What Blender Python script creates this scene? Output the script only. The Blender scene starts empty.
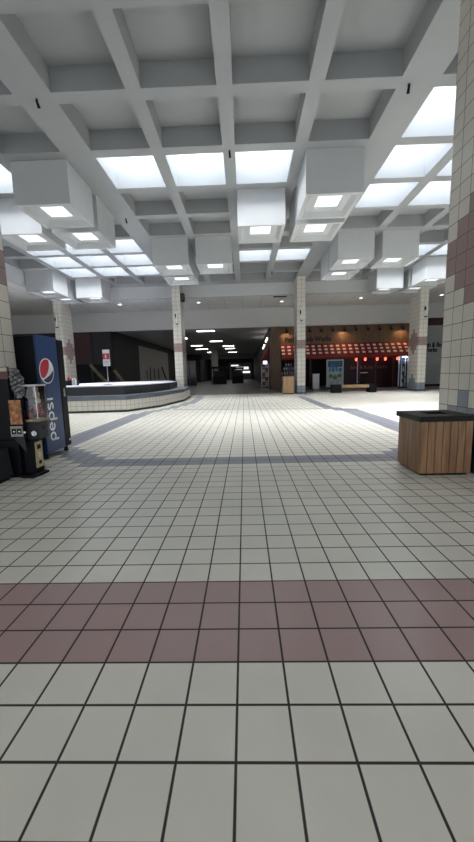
import bpy, bmesh, math, random
from mathutils import Matrix, Vector
random.seed(7)
C = bpy.context.scene.collection
S = 0.2032            # floor tile
PI = math.pi

# ------------------------------------------------------------------ materials
MATS = {}
def mat(name, col, rough=.5, metal=0., spec=.5, noise=0., nscale=4., emit=None, es=0., trans=0., bump=0.):
    if name in MATS: return MATS[name]
    m = bpy.data.materials.new(name); m.use_nodes = True
    nt = m.node_tree; b = nt.nodes['Principled BSDF']
    b.inputs['Base Color'].default_value = (*col, 1)
    b.inputs['Roughness'].default_value = rough
    b.inputs['Metallic'].default_value = metal
    b.inputs['Specular IOR Level'].default_value = spec
    if trans: b.inputs['Transmission Weight'].default_value = trans; b.inputs['IOR'].default_value = 1.05
    if emit:
        b.inputs['Emission Color'].default_value = (*emit, 1); b.inputs['Emission Strength'].default_value = es
    if noise:
        tc = nt.nodes.new('ShaderNodeTexCoord'); n = nt.nodes.new('ShaderNodeTexNoise')
        n.inputs['Scale'].default_value = nscale; n.inputs['Detail'].default_value = 4
        nt.links.new(tc.outputs['Object'], n.inputs['Vector'])
        r = nt.nodes.new('ShaderNodeMapRange')
        r.inputs['To Min'].default_value = 1 - noise; r.inputs['To Max'].default_value = 1 + noise
        r.inputs['From Min'].default_value = .3; r.inputs['From Max'].default_value = .7
        nt.links.new(n.outputs['Fac'], r.inputs['Value'])
        x = nt.nodes.new('ShaderNodeMix'); x.data_type = 'RGBA'; x.blend_type = 'MULTIPLY'
        x.inputs['Factor'].default_value = 1; x.inputs['A'].default_value = (*col, 1)
        nt.links.new(r.outputs['Result'], x.inputs['B'])
        nt.links.new(x.outputs['Result'], b.inputs['Base Color'])
        if bump:
            bp = nt.nodes.new('ShaderNodeBump'); bp.inputs['Strength'].default_value = bump; bp.inputs['Distance'].default_value = .01
            nt.links.new(n.outputs['Fac'], bp.inputs['Height']); nt.links.new(bp.outputs['Normal'], b.inputs['Normal'])
    MATS[name] = m; return m

def tile_mat(name, col, grout, size, gw, rough, spec=.5, noise=.05, grough=.8):
    """square glazed tile: each face carries its own 0-1 UV, the joint is a band along the face edge"""
    m = bpy.data.materials.new(name); m.use_nodes = True
    nt = m.node_tree; N = nt.nodes.new; L = nt.links.new; b = nt.nodes['Principled BSDF']
    uv = N('ShaderNodeUVMap'); sp = N('ShaderNodeSeparateXYZ'); L(uv.outputs['UV'], sp.inputs[0])
    def tri(o):
        a = N('ShaderNodeMath'); a.operation = 'SUBTRACT'; L(o, a.inputs[0]); a.inputs[1].default_value = .5
        c = N('ShaderNodeMath'); c.operation = 'ABSOLUTE'; L(a.outputs[0], c.inputs[0]); return c.outputs[0]
    mx = N('ShaderNodeMath'); mx.operation = 'MAXIMUM'; L(tri(sp.outputs[0]), mx.inputs[0]); L(tri(sp.outputs[1]), mx.inputs[1])
    r = N('ShaderNodeMapRange'); L(mx.outputs[0], r.inputs['Value'])
    h = gw / 2 / size
    r.inputs['From Min'].default_value = .5 - h * 1.25; r.inputs['From Max'].default_value = .5 - h * .75
    geo = N('ShaderNodeNewGeometry')
    n = N('ShaderNodeTexNoise'); n.inputs['Scale'].default_value = 1.7; n.inputs['Detail'].default_value = 5; L(geo.outputs['Position'], n.inputs['Vector'])
    r2 = N('ShaderNodeMapRange'); L(n.outputs['Fac'], r2.inputs['Value'])
    r2.inputs['From Min'].default_value = .3; r2.inputs['From Max'].default_value = .7
    r2.inputs['To Min'].default_value = 1 - noise; r2.inputs['To Max'].default_value = 1 + noise
    mu = N('ShaderNodeMix'); mu.data_type = 'RGBA'; mu.blend_type = 'MULTIPLY'; mu.inputs['Factor'].default_value = 1
    mu.inputs['A'].default_value = (*col, 1); L(r2.outputs[0], mu.inputs['B'])
    x = N('ShaderNodeMix'); x.data_type = 'RGBA'; L(r.outputs[0], x.inputs['Factor']); L(mu.outputs['Result'], x.inputs['A']); x.inputs['B'].default_value = (*grout, 1)
    L(x.outputs['Result'], b.inputs['Base Color'])
    r3 = N('ShaderNodeMapRange'); L(r.outputs[0], r3.inputs['Value']); r3.inputs['To Min'].default_value = rough; r3.inputs['To Max'].default_value = grough
    L(r3.outputs[0], b.inputs['Roughness'])
    b.inputs['Specular IOR Level'].default_value = spec
    n2 = N('ShaderNodeTexNoise'); n2.inputs['Scale'].default_value = 9; L(geo.outputs['Position'], n2.inputs['Vector'])
    bp = N('ShaderNodeBump'); bp.inputs['Strength'].default_value = .12; bp.inputs['Distance'].default_value = .004
    L(n2.outputs['Fac'], bp.inputs['Height']); L(bp.outputs['Normal'], b.inputs['Normal'])
    return m

def wood_mat(name, c1, c2, rough=.5, scale=(1, 1, 1), axis='Z'):
    m = bpy.data.materials.new(name); m.use_nodes = True
    nt = m.node_tree; N = nt.nodes.new; L = nt.links.new; b = nt.nodes['Principled BSDF']
    tc = N('ShaderNodeTexCoord'); mp = N('ShaderNodeMapping'); L(tc.outputs['Object'], mp.inputs[0])
    s = [14, 14, 14]; s['XYZ'.index(axis)] = 1.2; mp.inputs['Scale'].default_value = s
    n = N('ShaderNodeTexNoise'); n.inputs['Scale'].default_value = 1.0; n.inputs['Detail'].default_value = 6; n.inputs['Distortion'].default_value = .6
    L(mp.outputs[0], n.inputs['Vector'])
    cr = N('ShaderNodeValToRGB'); cr.color_ramp.elements[0].position = .35; cr.color_ramp.elements[1].position = .68
    cr.color_ramp.elements[0].color = (*c1, 1); cr.color_ramp.elements[1].color = (*c2, 1)
    L(n.outputs['Fac'], cr.inputs[0]); L(cr.outputs[0], b.inputs['Base Color']); b.inputs['Roughness'].default_value = rough
    return m

GROUT = (.022, .019, .017)
T_beige = tile_mat('floor_tile_beige', (.83, .802, .712), GROUT, S, .0098, .28, .85)
T_red = tile_mat('floor_tile_maroon', (.44, .30, .285), GROUT, S, .0098, .28, .85)
T_blue = tile_mat('floor_tile_blue', (.265, .28, .325), GROUT, S, .0098, .28, .85)
CT = .24
C_beige = tile_mat('column_tile_beige', (.62, .595, .53), (.10, .09, .08), CT, .009, .3)
C_red = tile_mat('column_tile_maroon', (.29, .20, .19), (.10, .09, .08), CT, .009, .3)
C_blue = tile_mat('column_tile_blue', (.19, .22, .265), (.06, .06, .065), CT, .009, .3)
C_navy = tile_mat('column_tile_navy', (.045, .06, .085), (.03, .03, .03), CT, .009, .35)
P_tile = tile_mat('platform_tile', (.62, .595, .53), (.10, .09, .08), .2, .009, .3)
PAINT = mat('ceiling_paint', (.345, .36, .37), .75, noise=.015, nscale=2, spec=.2)
BOXP = mat('light_box_paint', (.54, .557, .57), .6, noise=.015, nscale=3, spec=.25)
TRAY = mat('light_box_tray', (.5, .52, .53), .6, spec=.25)
SOFFIT = mat('soffit_grey', (.42, .42, .42), .8, spec=.2, noise=.03)
HEADER = mat('header_grey', (.60, .60, .59), .8, spec=.2, noise=.02)
SKY = mat('skylight_daylight', (.8, .85, .9), .5, emit=(.97, .985, 1.0), es=44.0)
PANE = mat('light_box_pane', (.8, .8, .85), .4, emit=(.90, .93, 1.0), es=.75)
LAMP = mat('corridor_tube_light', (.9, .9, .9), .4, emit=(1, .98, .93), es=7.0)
DOWN = mat('downlight_glow', (.9, .9, .9), .4, emit=(1, .97, .9), es=4.0)
BLACK = mat('black_plastic', (.006, .0065, .009), .5, spec=.18, noise=.1)
DARK = mat('dark_metal', (.03, .032, .036), .4, .3)
CHROME = mat('chrome', (.6, .6, .62), .25, 1.)
WHITE = mat('white_laminate', (.62, .62, .63), .4)
BURG = mat('burgundy_panel', (.075, .034, .036), .6, noise=.1)
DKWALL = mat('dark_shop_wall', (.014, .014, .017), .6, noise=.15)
GREYWALL = mat('grey_wall', (.34, .35, .36), .8, noise=.03)
DKGLASS = mat('dark_shop_glass', (.006, .007, .010), .12, spec=.5)

# ------------------------------------------------------------------ mesh builder
class MB:
    def __init__(s): s.v = []; s.f = []; s.mi = []; s.uv = []
    def poly(s, pts, mi=0, uv=None):
        k = len(s.v); s.v += [tuple(p) for p in pts]; s.f.append(tuple(range(k, k + len(pts)))); s.mi.append(mi)
        s.uv.append(uv or [(0.5, 0.5)] * len(pts)); return s
    def box(s, x0, x1, y0, y1, z0, z1, mi=0):
        a = [(x0, y0, z0), (x1, y0, z0), (x1, y1, z0), (x0, y1, z0), (x0, y0, z1), (x1, y0, z1), (x1, y1, z1), (x0, y1, z1)]
        k = len(s.v); s.v += a
        for q in ((0, 3, 2, 1), (4, 5, 6, 7), (0, 1, 5, 4), (1, 2, 6, 5), (2, 3, 7, 6), (3, 0, 4, 7)):
            s.f.append(tuple(k + i for i in q)); s.mi.append(mi); s.uv.append([(.5, .5)] * 4)
        return s
    def prism(s, pts, z0, z1, mi=0, top=None, cap=True):
        n = len(pts); k = len(s.v)
        s.v += [(x, y, z0) for x, y in pts] + [(x, y, z1) for x, y in pts]
        for i in range(n):
            j = (i + 1) % n; s.f.append((k + i, k + j, k + n + j, k + n + i)); s.mi.append(mi); s.uv.append([(.5, .5)] * 4)
        if cap:
            s.f.append(tuple(k + n + i for i in range(n))); s.mi.append(mi if top is None else top); s.uv.append([(.5, .5)] * n)
            s.f.append(tuple(k + i for i in reversed(range(n)))); s.mi.append(mi); s.uv.append([(.5, .5)] * n)
        return s
    def cyl(s, p0, p1, r0, r1=None, n=14, mi=0):
        r1 = r0 if r1 is None else r1
        p0, p1 = Vector(p0), Vector(p1); d = (p1 - p0).normalized()
        a = d.orthogonal().normalized(); b = d.cross(a); k = len(s.v)
        for p, r in ((p0, r0), (p1, r1)):
            s.v += [tuple(p + a * r * math.cos(2 * PI * i / n) + b * r * math.sin(2 * PI * i / n)) for i in range(n)]
        for i in range(n):
            j = (i + 1) % n; s.f.append((k + i, k + j, k + n + j, k + n + i)); s.mi.append(mi); s.uv.append([(.5, .5)] * 4)
        s.f.append(tuple(k + i for i in reversed(range(n)))); s.mi.append(mi); s.uv.append([(.5, .5)] * n)
        s.f.append(tuple(k + n + i for i in range(n))); s.mi.append(mi); s.uv.append([(.5, .5)] * n)
        return s
    def lathe(s, c, prof, n=18, mi=0, tilt=None):
        k = len(s.v); M = tilt or Matrix.Identity(3); c = Vector(c)
        for r, z in prof:
            s.v += [tuple(c + M @ Vector((r * math.cos(2 * PI * i / n), r * math.sin(2 * PI * i / n), z))) for i in range(n)]
        for q in range(len(prof) - 1):
            for i in range(n):
                j = (i + 1) % n
                s.f.append((k + q * n + i, k + q * n + j, k + q * n + n + j, k + q * n + n + i)); s.mi.append(mi); s.uv.append([(.5, .5)] * 4)
        return s
    def ball(s, c, r, n=12, mi=0, sq=(1, 1, 1)):
        k0 = len(s.v)
        s.lathe((0, 0, 0), [(r * math.sin(PI * i / 8) + 1e-4, -r * math.cos(PI * i / 8)) for i in range(9)], n, mi)
        for i in range(k0, len(s.v)):
            v = s.v[i]; s.v[i] = (c[0] + v[0] * sq[0], c[1] + v[1] * sq[1], c[2] + v[2] * sq[2])
        return s
    def build(s, name, mats, parent=None, bevel=0., smooth=False):
        me = bpy.data.meshes.new(name); me.from_pydata(s.v, [], s.f)
        for m in (mats if isinstance(mats, (list, tuple)) else [mats]): me.materials.append(m)
        me.polygons.foreach_set('material_index', s.mi)
        ul = me.uv_layers.new(name='UVMap'); flat = []
        for u in s.uv:
            for a in u: flat += [a[0], a[1]]
        ul.data.foreach_set('uv', flat)
        if smooth: me.polygons.foreach_set('use_smooth', [True] * len(me.polygons))
        me.validate(); me.update()
        o = bpy.data.objects.new(name, me); C.objects.link(o)
        if parent:
            o.parent = parent; o.location = -parent.location if parent.type == 'EMPTY' else (0, 0, 0)
        if bevel:
            b = o.modifiers.new('Bevel', 'BEVEL'); b.width = bevel; b.segments = 2; b.limit_method = 'ANGLE'
        return o
LBL = set()
def tag(o, label, cat, group=None, kind=None):
    o['label'] = label; o['category'] = cat
    if group: o['group'] = group
    if kind: o['kind'] = kind
    return o
def thing(name, label, cat, loc=(0, 0, 0), group=None):
    o = bpy.data.objects.new(name, None); C.objects.link(o); o.location = loc; o.empty_display_size = .1
    return tag(o, label, cat, group)
def struct(o): o['kind'] = 'structure'; return o

def text_mesh(name, body, size, matrix, m, parent=None, extrude=.01, sx=1., offset=0.):
    cu = bpy.data.curves.new(name, 'FONT'); cu.body = body; cu.size = size; cu.extrude = extrude; cu.offset = offset
    cu.align_x = 'LEFT'
    t = bpy.data.objects.new(name + '_tmp', cu); C.objects.link(t)
    bpy.context.view_layer.update()
    me = bpy.data.meshes.new_from_object(t.evaluated_get(bpy.context.evaluated_depsgraph_get()))
    bpy.data.objects.remove(t); bpy.data.curves.remove(cu)
    me.transform(Matrix.Diagonal((sx, 1, 1, 1))); me.transform(matrix); me.name = name
    me.materials.clear(); me.materials.append(m)
    o = bpy.data.objects.new(name, me); C.objects.link(o)
    if parent: o.parent = parent; o.location = -parent.location
    return o
def upright(x, y, z):      # text facing -Y
    return Matrix.Translation((x, y, z)) @ Matrix.Rotation(PI / 2, 4, 'X')

# ------------------------------------------------------------------ floor
FX0, FY0 = -.0577, .9836
def floor_colour(c, r):
    x = FX0 + (c + .5) * S; y = FY0 + (r + .5) * S
    if 2 <= r <= 4: return 1
    m = c if c < 0 else -1 - c            # mirrored column index, negative side
    xm = FX0 + (m + .5) * S
    if r in (19, 20) and m >= -12: return 2
    if -19 <= m <= -17 and y > 6.45 and y < 11.7: return 2
    if -19 <= m <= -11 and 19 <= r <= 27 and 7 <= (m + 19) + (r - 19) <= 9: return 2
    if c < 0 and y >= 11.7 and y < 21.5:
        kn = [(11.5, -3.55), (12.4, -3.45), (13.3, -3.05), (15.4, -2.62), (18, -2.5), (21.5, -2.75)]
        for (a, b), (d, e) in zip(kn, kn[1:]):
            if a <= y <= d and abs(x - (b + (e - b) * (y - a) / (d - a))) < .23: return 2
    if c >= 0 and y >= 11 and y < 18.6:
        xc = 2.98 if y > 12.6 else 3.5 - .52 * (y - 11) / 1.6
        if abs(x - xc) < (.21 if y > 12.2 else .3): return 2
    return 0
fb = MB()
U4 = [(0, 0), (1, 0), (1, 1), (0, 1)]
for r in range(-20, 103):
    for c in range(-98, 98):
        x = FX0 + c * S; y = FY0 + r * S
        fb.poly([(x, y, 0), (x + S, y, 0), (x + S, y + S, 0), (x, y + S, 0)], floor_colour(c, r), U4)
YG = FY0 + 103 * S                       # where the tiles give way to the grey concourse floor
struct(fb.build('floor', [T_beige, T_red, T_blue]))
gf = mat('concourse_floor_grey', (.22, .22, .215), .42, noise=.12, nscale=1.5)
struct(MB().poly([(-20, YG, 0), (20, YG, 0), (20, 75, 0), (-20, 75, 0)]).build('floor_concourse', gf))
jb = MB()
a, b_ = Vector((-2.75, 13.0, 0)), Vector((12, 10.35, 0)); d = (b_ - a).normalized(); n_ = Vector((-d.y, d.x, 0)) * .03
jb.prism([tuple((a - n_)[:2]), tuple((b_ - n_)[:2]), tuple((b_ + n_)[:2]), tuple((a + n_)[:2])], 0, .004)
struct(jb.build('trim_1', mat('joint_strip', (.16, .16, .165), .5)))

# ------------------------------------------------------------------ waffle ceiling
ZB, X0, W, PX, BAY, Y0, PY, ZC = 6.70, -3.576, 1.434, 1.736, 7.383, 5.83, 1.719, 7.14
def cx(i):
    return X0 + i * PX if 0 <= i < 4 else (X0 + BAY + (i - 4) * PX if i >= 4 else X0 - BAY + (i + 4) * PX)
def cy(n): return Y0 + n * PY if n >= 0 else 5.1 - W + (n + 1) * PY
COLS = list(range(-4, 8)); ROWS = list(range(-4, 9))
ADDED_SKYL = {(5, 1), (6, 1), (6, 2), (6, 3), (6, 7), (7, 6)}  # unseen skylights added for more light, continuing the right bay's pattern
SKYL = ADDED_SKYL | {(0, 2), (1, 2), (2, 2), (2, 6), (3, 6), (4, 1), (4, 2), (5, 2), (4, 3), (5, 3), (6, 6),
        (-2, 2), (-1, 5), (-2, 5), (-3, 5), (-1, 6), (-2, 6), (-3, 6), (-1, 7), (-2, 7), (-3, 7)}
BOXES = [(-1, 2), (-1, 3), (-2, 3), (3, 2), (3, 3), (2, 3), (0, 5), (1, 5), (0, 6), (4, 5), (5, 5), (4, 6), (7, 7), (6, 8), (7, 8), (-4, 7), (-4, 8), (-3, 8)]
CXL, CXR, CYB, CYF = -11.02, 10.62, -2.2, 21.74
xs = [CXL]; ys = [CYB]
for i in COLS: xs += [cx(i), cx(i) + W]
for n in ROWS: ys += [cy(n), cy(n) + W]
xs.append(CXR); ys.append(CYF)
cb = MB()
for a in range(len(xs) - 1):
    for b in range(len(ys) - 1):
        x0, x1, y0, y1 = xs[a], xs[a + 1], ys[b], ys[b + 1]
        if a % 2 and b % 2:
            i, n = COLS[a // 2], ROWS[b // 2]
            if (i, n) in SKYL: continue
            z = ZC
            cb.poly([(x0, y0, z), (x0, y1, z), (x1, y1, z), (x1, y0, z)])
            for p, q in (((x0, y0), (x1, y0)), ((x1, y0), (x1, y1)), ((x1, y1), (x0, y1)), ((x0, y1), (x0, y0))):
                cb.poly([(*p, ZB), (*p, z), (*q, z), (*q, ZB)])
        else:
            cb.poly([(x0, y0, ZB), (x0, y1, ZB), (x1, y1, ZB), (x1, y0, ZB)])
struct(cb.build('ceiling', PAINT))

BAYN = {0: 'left bay', 1: 'middle bay', 2: 'right bay'}
ORD = ['front', 'second', 'third', 'fourth', 'fifth', 'sixth', 'seventh', 'eighth', 'ninth']
def bay_of(i): return 0 if i < 0 else (1 if i < 4 else 2)
SKL = {
 (0, 2): 'bright skylight at the left end of the row of three in the middle bay',
 (1, 2): 'bright skylight in the centre of the row of three in the middle bay',
 (2, 2): 'bright skylight at the right end of the row of three, before the hanging white box',
 (2, 6): 'small far skylight left of the other one, right of the far middle boxes',
 (3, 6): 'small far skylight of the middle bay, directly before the middle tiled column',
 (4, 1): 'largest bright skylight high at the right, beside the near tiled column',
 (4, 2): 'second bright skylight of the right bay, just behind the largest one',
 (5, 2): 'sliver of skylight cut off by the near right tiled column, upper one',
 (4, 3): 'third bright skylight of the right bay, nearest the big hanging box',
 (5, 3): 'skylight touching the near right tiled column, right of the third one',
 (6, 6): 'small far skylight of the right bay showing behind the paired boxes',
 (-2, 2): 'skylight corner at the left picture edge, left of the near left box',
 (-1, 5): 'skylight of the left nine-pane grid, nearest row, right column',
 (-2, 5): 'skylight of the left nine-pane grid, nearest row, middle column',
 (-3, 5): 'skylight of the left nine-pane grid, nearest row, left column',
 (-1, 6): 'skylight of the left nine-pane grid, middle row, right column',
 (-2, 6): 'skylight in the very centre of the left nine-pane grid',
 (-3, 6): 'skylight of the left nine-pane grid, middle row, left column',
 (-1, 7): 'skylight of the left nine-pane grid, farthest row, right column',
 (-2, 7): 'skylight of the left nine-pane grid, farthest row, middle column',
 (-3, 7): 'skylight of the left nine-pane grid, farthest row, left column'}
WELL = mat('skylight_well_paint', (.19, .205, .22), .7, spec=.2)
for (i, n) in sorted(SKYL, key=lambda q: (q[1], q[0])):
    x0, y0 = cx(i), cy(n); x1, y1 = x0 + W, y0 + W; zt = 8.6
    if (i, n) in ADDED_SKYL:
        t = bpy.data.objects.new('window_%d' % (2 + sorted(ADDED_SKYL).index((i, n))), None); C.objects.link(t); t.location = ((x0 + x1) / 2, (y0 + y1) / 2, ZB); struct(t)
    else: t = thing('skylight', SKL[(i, n)], 'skylight', ((x0 + x1) / 2, (y0 + y1) / 2, ZB), 'skylights in the waffle ceiling')
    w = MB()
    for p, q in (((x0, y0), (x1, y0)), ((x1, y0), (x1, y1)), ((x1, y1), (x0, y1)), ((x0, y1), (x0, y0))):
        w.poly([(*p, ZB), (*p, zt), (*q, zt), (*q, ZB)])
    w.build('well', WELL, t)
    MB().poly([(x0, y0, zt), (x0, y1, zt), (x1, y1, zt), (x1, y0, zt)]).build('daylight_pane', SKY, t)
BXL = {
 (-1, 2): 'large white hanging light box at upper left, nearest of the left bay',
 (-1, 3): 'white hanging light box directly behind the large near left one',
 (-2, 3): 'white hanging light box at the left edge, half hidden by the near left one',
 (3, 2): 'large grey-shaded hanging light box right of centre, nearest of the middle bay',
 (3, 3): 'hanging light box right behind the large one right of centre',
 (2, 3): 'pale square-faced hanging light box hanging alone at the centre of the ceiling',
 (0, 5): 'hanging light box before the far left tiled column, nearer of the two in line',
 (1, 5): 'far hanging light box of the middle bay, right one of the side-by-side pair',
 (0, 6): 'hanging light box whose tray hides the top of the column by the platform',
 (4, 5): 'far right bay hanging light box, left one of the big side-by-side pair',
 (5, 5): 'far right bay hanging light box, right one of the big side-by-side pair',
 (4, 6): 'hanging light box tucked behind the left of the big pair in the right bay',
 (7, 7): 'bright white hanging light box touching the near right tiled column',
 (6, 8): 'small bright hanging light box below the big pair in the right bay',
 (7, 8): 'low far hanging light box above the far right tiled column',
 (-4, 7): 'far hanging light box beside the near left tiled column',
 (-4, 8): 'far left hanging light box just above the tiled column behind the drink machine',
 (-3, 8): 'far hanging light box at the end of the nine skylights at left'}
ZBX = 5.68
for (i, n) in BOXES:
    g = .004; x0, y0 = cx(i) + g, cy(n) + g; x1, y1 = cx(i) + W - g, cy(n) + W - g
    t = thing('hanging_light_box', BXL[(i, n)], 'light box', ((x0 + x1) / 2, (y0 + y1) / 2, ZBX), 'hanging light boxes in the waffle ceiling')
    b = MB()
    for p, q in (((x0, y0), (x1, y0)), ((x1, y0), (x1, y1)), ((x1, y1), (x0, y1)), ((x0, y1), (x0, y0))):
        b.poly([(*p, ZBX), (*q, ZBX), (*q, ZC - .02), (*p, ZC - .02)])
    b.poly([(x0, y0, ZC - .02), (x1, y0, ZC - .02), (x1, y1, ZC - .02), (x0, y1, ZC - .02)])
    b.build('shell', BOXP, t)
    mx, my = (x0 + x1) / 2, (y0 + y1) / 2
    def sq(h, z): return [(mx - h, my - h, z), (mx + h, my - h, z), (mx + h, my + h, z), (mx - h, my + h, z)]
    tr = MB(); rings = [sq((x1 - x0) / 2, ZBX), sq(.62, ZBX), sq(.52, ZBX + .12), sq(.32, ZBX + .12), sq(.32, ZBX + .15)]
    for A, B in zip(rings, rings[1:]):
        for k in range(4):
            j = (k + 1) % 4; tr.poly([A[j], A[k], B[k], B[j]])
    tr.build('tray', TRAY, t)
    MB().poly(list(reversed(rings[-1]))).build('light_pane', PANE, t)

# bulkheads round the atrium, soffit, header
ZS = 6.0
def wall(name, m, boxes):
    b = MB()
    for q in boxes: b.box(*q)
    return struct(b.build(name, m))
BULK_LIT = mat('bulkhead_paint', (.58, .595, .60), .75, spec=.2)  # ceiling paint made lighter, bounce light at the far end put into colour
wall('trim_2', BULK_LIT, [(CXL - .3, CXR + .3, CYF, CYF + .3, ZS, 7.3)])
wall('trim_3', BULK_LIT, [(CXL - .3, CXL, CYB, CYF, ZS, 7.3)])
wall('trim_4', BULK_LIT, [(CXR, CXR + .3, CYB, CYF, ZS, 7.3)])
sm = bpy.data.materials.new('soffit_panels'); sm.use_nodes = True
nt = sm.node_tree; bs = nt.nodes['Principled BSDF']; bs.inputs['Roughness'].default_value = .85
br = nt.nodes.new('ShaderNodeTexBrick'); tc = nt.nodes.new('ShaderNodeTexCoord')
br.offset = 0; br.inputs['Scale'].default_value = 1; br.inputs['Brick Width'].default_value = 1.2; br.inputs['Row Height'].default_value = .6
br.inputs['Mortar Size'].default_value = .015
br.inputs['Color1'].default_value = (.78, .78, .77, 1); br.inputs['Color2'].default_value = (.74, .74, .73, 1); br.inputs['Mortar'].default_value = (.5, .5, .5, 1)
nt.links.new(tc.outputs['Object'], br.inputs['Vector']); nt.links.new(br.outputs['Color'], bs.inputs['Base Color'])
sb = MB()
def down(b, x0, x1, y0, y1, z): b.poly([(x0, y0, z), (x0, y1, z), (x1, y1, z), (x1, y0, z)])
down(sb, -20, 20, CYF + .3, 26.05, ZS); down(sb, -20, CXL - .3, -4, CYF + .3, ZS); down(sb, CXR + .3, 20, -4, CYF + .3, ZS); down(sb, CXL - .3, CXR + .3, -4, CYB, ZS)
struct(sb.build('ceiling_soffit', sm))
ZH = 4.66
wall('wall_header', HEADER, [(-20, 20, 26.0, 26.3, ZH, 9)])
ZK = 4.75
kb = MB(); down(kb, -20, 20, 26.3, 75, ZK); struct(kb.build('ceiling_concourse', SOFFIT))

# enclosing walls
wall('wall_left', GREYWALL, [(-20.3, -20, -4, 26.3, 0, 9)])
wall('wall_right', GREYWALL, [(20, 20.3, -4, 26.3, 0, 9)])
wall('wall_rear', GREYWALL, [(-20, 20, -4.3, -4, 4.6, 9)])
wr = MB()
for k_ in range(9): wr.box(-20 + k_ * 5 - .06, -20 + k_ * 5 + .06, -4.2, -4.1, 0, 4.6)
for z_ in (.05, 2.4): wr.box(-20, 20, -4.2, -4.1, z_ - .05, z_ + .05)
struct(wr.build('window_1', DARK))  # unseen glazed opening added behind the camera to let in fill light
# left: closed dark shop front
XC = -9.9
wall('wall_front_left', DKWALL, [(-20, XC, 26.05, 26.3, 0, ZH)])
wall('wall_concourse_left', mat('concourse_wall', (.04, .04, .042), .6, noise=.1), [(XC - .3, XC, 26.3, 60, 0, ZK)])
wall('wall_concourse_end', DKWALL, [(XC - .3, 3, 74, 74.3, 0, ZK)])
wall('wall_concourse_nib', mat('concourse_nib', (.05, .05, .052), .7), [(XC, -7.6, 60, 60.3, 0, ZK), (-7.9, -7.6, 60.3, 74, 0, ZK)])
pn = MB().box(-13.55, -11.5, 26.0, 26.05, 2.32, 4.58).build('wall_panel', BURG); tag(pn, 'dark burgundy panel above the closed shop front behind the platform', 'wall panel')
pn = MB().box(-11.3, -9.95, 26.0, 26.05, 2.32, 4.58).build('wall_panel', mat('charcoal_panel', (.032, .03, .033), .6)); tag(pn, 'charcoal panel beside the burgundy one over the closed shop front', 'wall panel')
sf = thing('shop_window', 'dark closed shop window under the burgundy panel behind the platform', 'shop window', (-12, 26, 0))
MB().box(-14.5, -9.95, 26.01, 26.04, .1, 2.28).build('glass', DKGLASS, sf)
fr = MB()
for x in (-14.5, -13, -11.5, -9.98): fr.box(x - .03, x + .03, 25.97, 26.01, 0, 2.3)
fr.box(-14.5, -9.95, 25.97, 26.01, 2.26, 2.32); fr.box(-14.5, -9.95, 25.97, 26.01, 0, .1)
fr.build('frame', DARK, sf)
# grey hoarding on the left concourse wall with dark garments
gp = thing('hoarding', 'pale grey hoarding on the left concourse wall with dark upright marks', 'hoarding', (-9.8, 38.5, 0))
MB().box(XC + .01, XC + .07, 32.6, 44.8, 0, 4.15).build('board', mat('hoarding_grey', (.48, .465, .43), .8, noise=.05), gp)
for y, w_, z0, z1 in ((34.6, .25, 1.0, 1.9), (35.8, .35, .8, 2.2), (37.4, .35, .9, 2.1), (39.3, .4, .9, 2.1)):
    MB().box(XC + .07, XC + .09, y, y + w_, z0, z1).build('slot', BLACK, gp)
st = MB().cyl((XC + .5, 42.4, 0), (XC + .17, 40.8, 2.3), .08, n=8).build('leaning_post', DARK); tag(st, 'dark post leaning against the pale grey hoarding', 'post')

# ------------------------------------------------------------------ tiled columns
def column(x0, y0, label, ztop=ZB):
    t = thing('tiled_column', label, 'column', (x0 + CT, y0 + 2.5 * CT, 0), 'tiled columns')
    b = MB(); nx, ny = 2, 5; x1, y1 = x0 + nx * CT, y0 + ny * CT
    def colour(face, k, r):
        if r <= 1: return 2
        if 11 <= r <= 12: return 1
        if face == 'y':
            d = abs(k - 2)
            if r == 2 and d <= 1 or r == 3 and d == 0: return 2
            if r in (10, 13) and d <= 1 or r in (9, 14) and d == 0: return 1
        return 0
    r = 0; z = .12
    while z < ztop - .001:
        zr = .02 + CT * r; zn = min(zr + CT, ztop); zz = max(z, zr)
        v0, v1 = (zz - zr) / CT, (zn - zr) / CT
        for k in range(nx):
            xa = x0 + k * CT
            u = [(0, v0), (1, v0), (1, v1), (0, v1)]
            b.poly([(xa, y0, zz), (xa + CT, y0, zz), (xa + CT, y0, zn), (xa, y0, zn)], colour('x', k, r), u)
            b.poly([(xa + CT, y1, zz), (xa, y1, zz), (xa, y1, zn), (xa + CT, y1, zn)], colour('x', k, r), u)
        for k in range(ny):
            ya = y0 + k * CT
            b.poly([(x1, ya, zz), (x1, ya + CT, zz), (x1, ya + CT, zn), (x1, ya, zn)], colour('y', k, r), u)
            b.poly([(x0, ya + CT, zz), (x0, ya, zz), (x0, ya, zn), (x0, ya + CT, zn)], colour('y', k, r), u)
        z = zn; r += 1
    b.build('shaft', [C_beige, C_red, C_blue], t)
    MB().box(x0 - .012, x1 + .012, y0 - .012, y1 + .012, 0, .12).build('base', mat('column_base', (.05, .065, .085), .4), t)
YF = 20.5
column(3.11, 4.36, 'huge near tiled column at the right edge behind the wooden trash bin')
column(-3.94, 4.0, 'near tiled column at the left edge beside the drink machine')
column(3.12, YF, 'slim far tiled column left of the awning shop, in the middle')
column(-4.10, YF, 'far tiled column standing at the end of the tiled platform')
column(10.12, YF, 'far tiled column with stepped maroon diamond right of the awning shop')
column(-11.10, YF, 'far tiled column with maroon diamond behind the drink machine')
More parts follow.
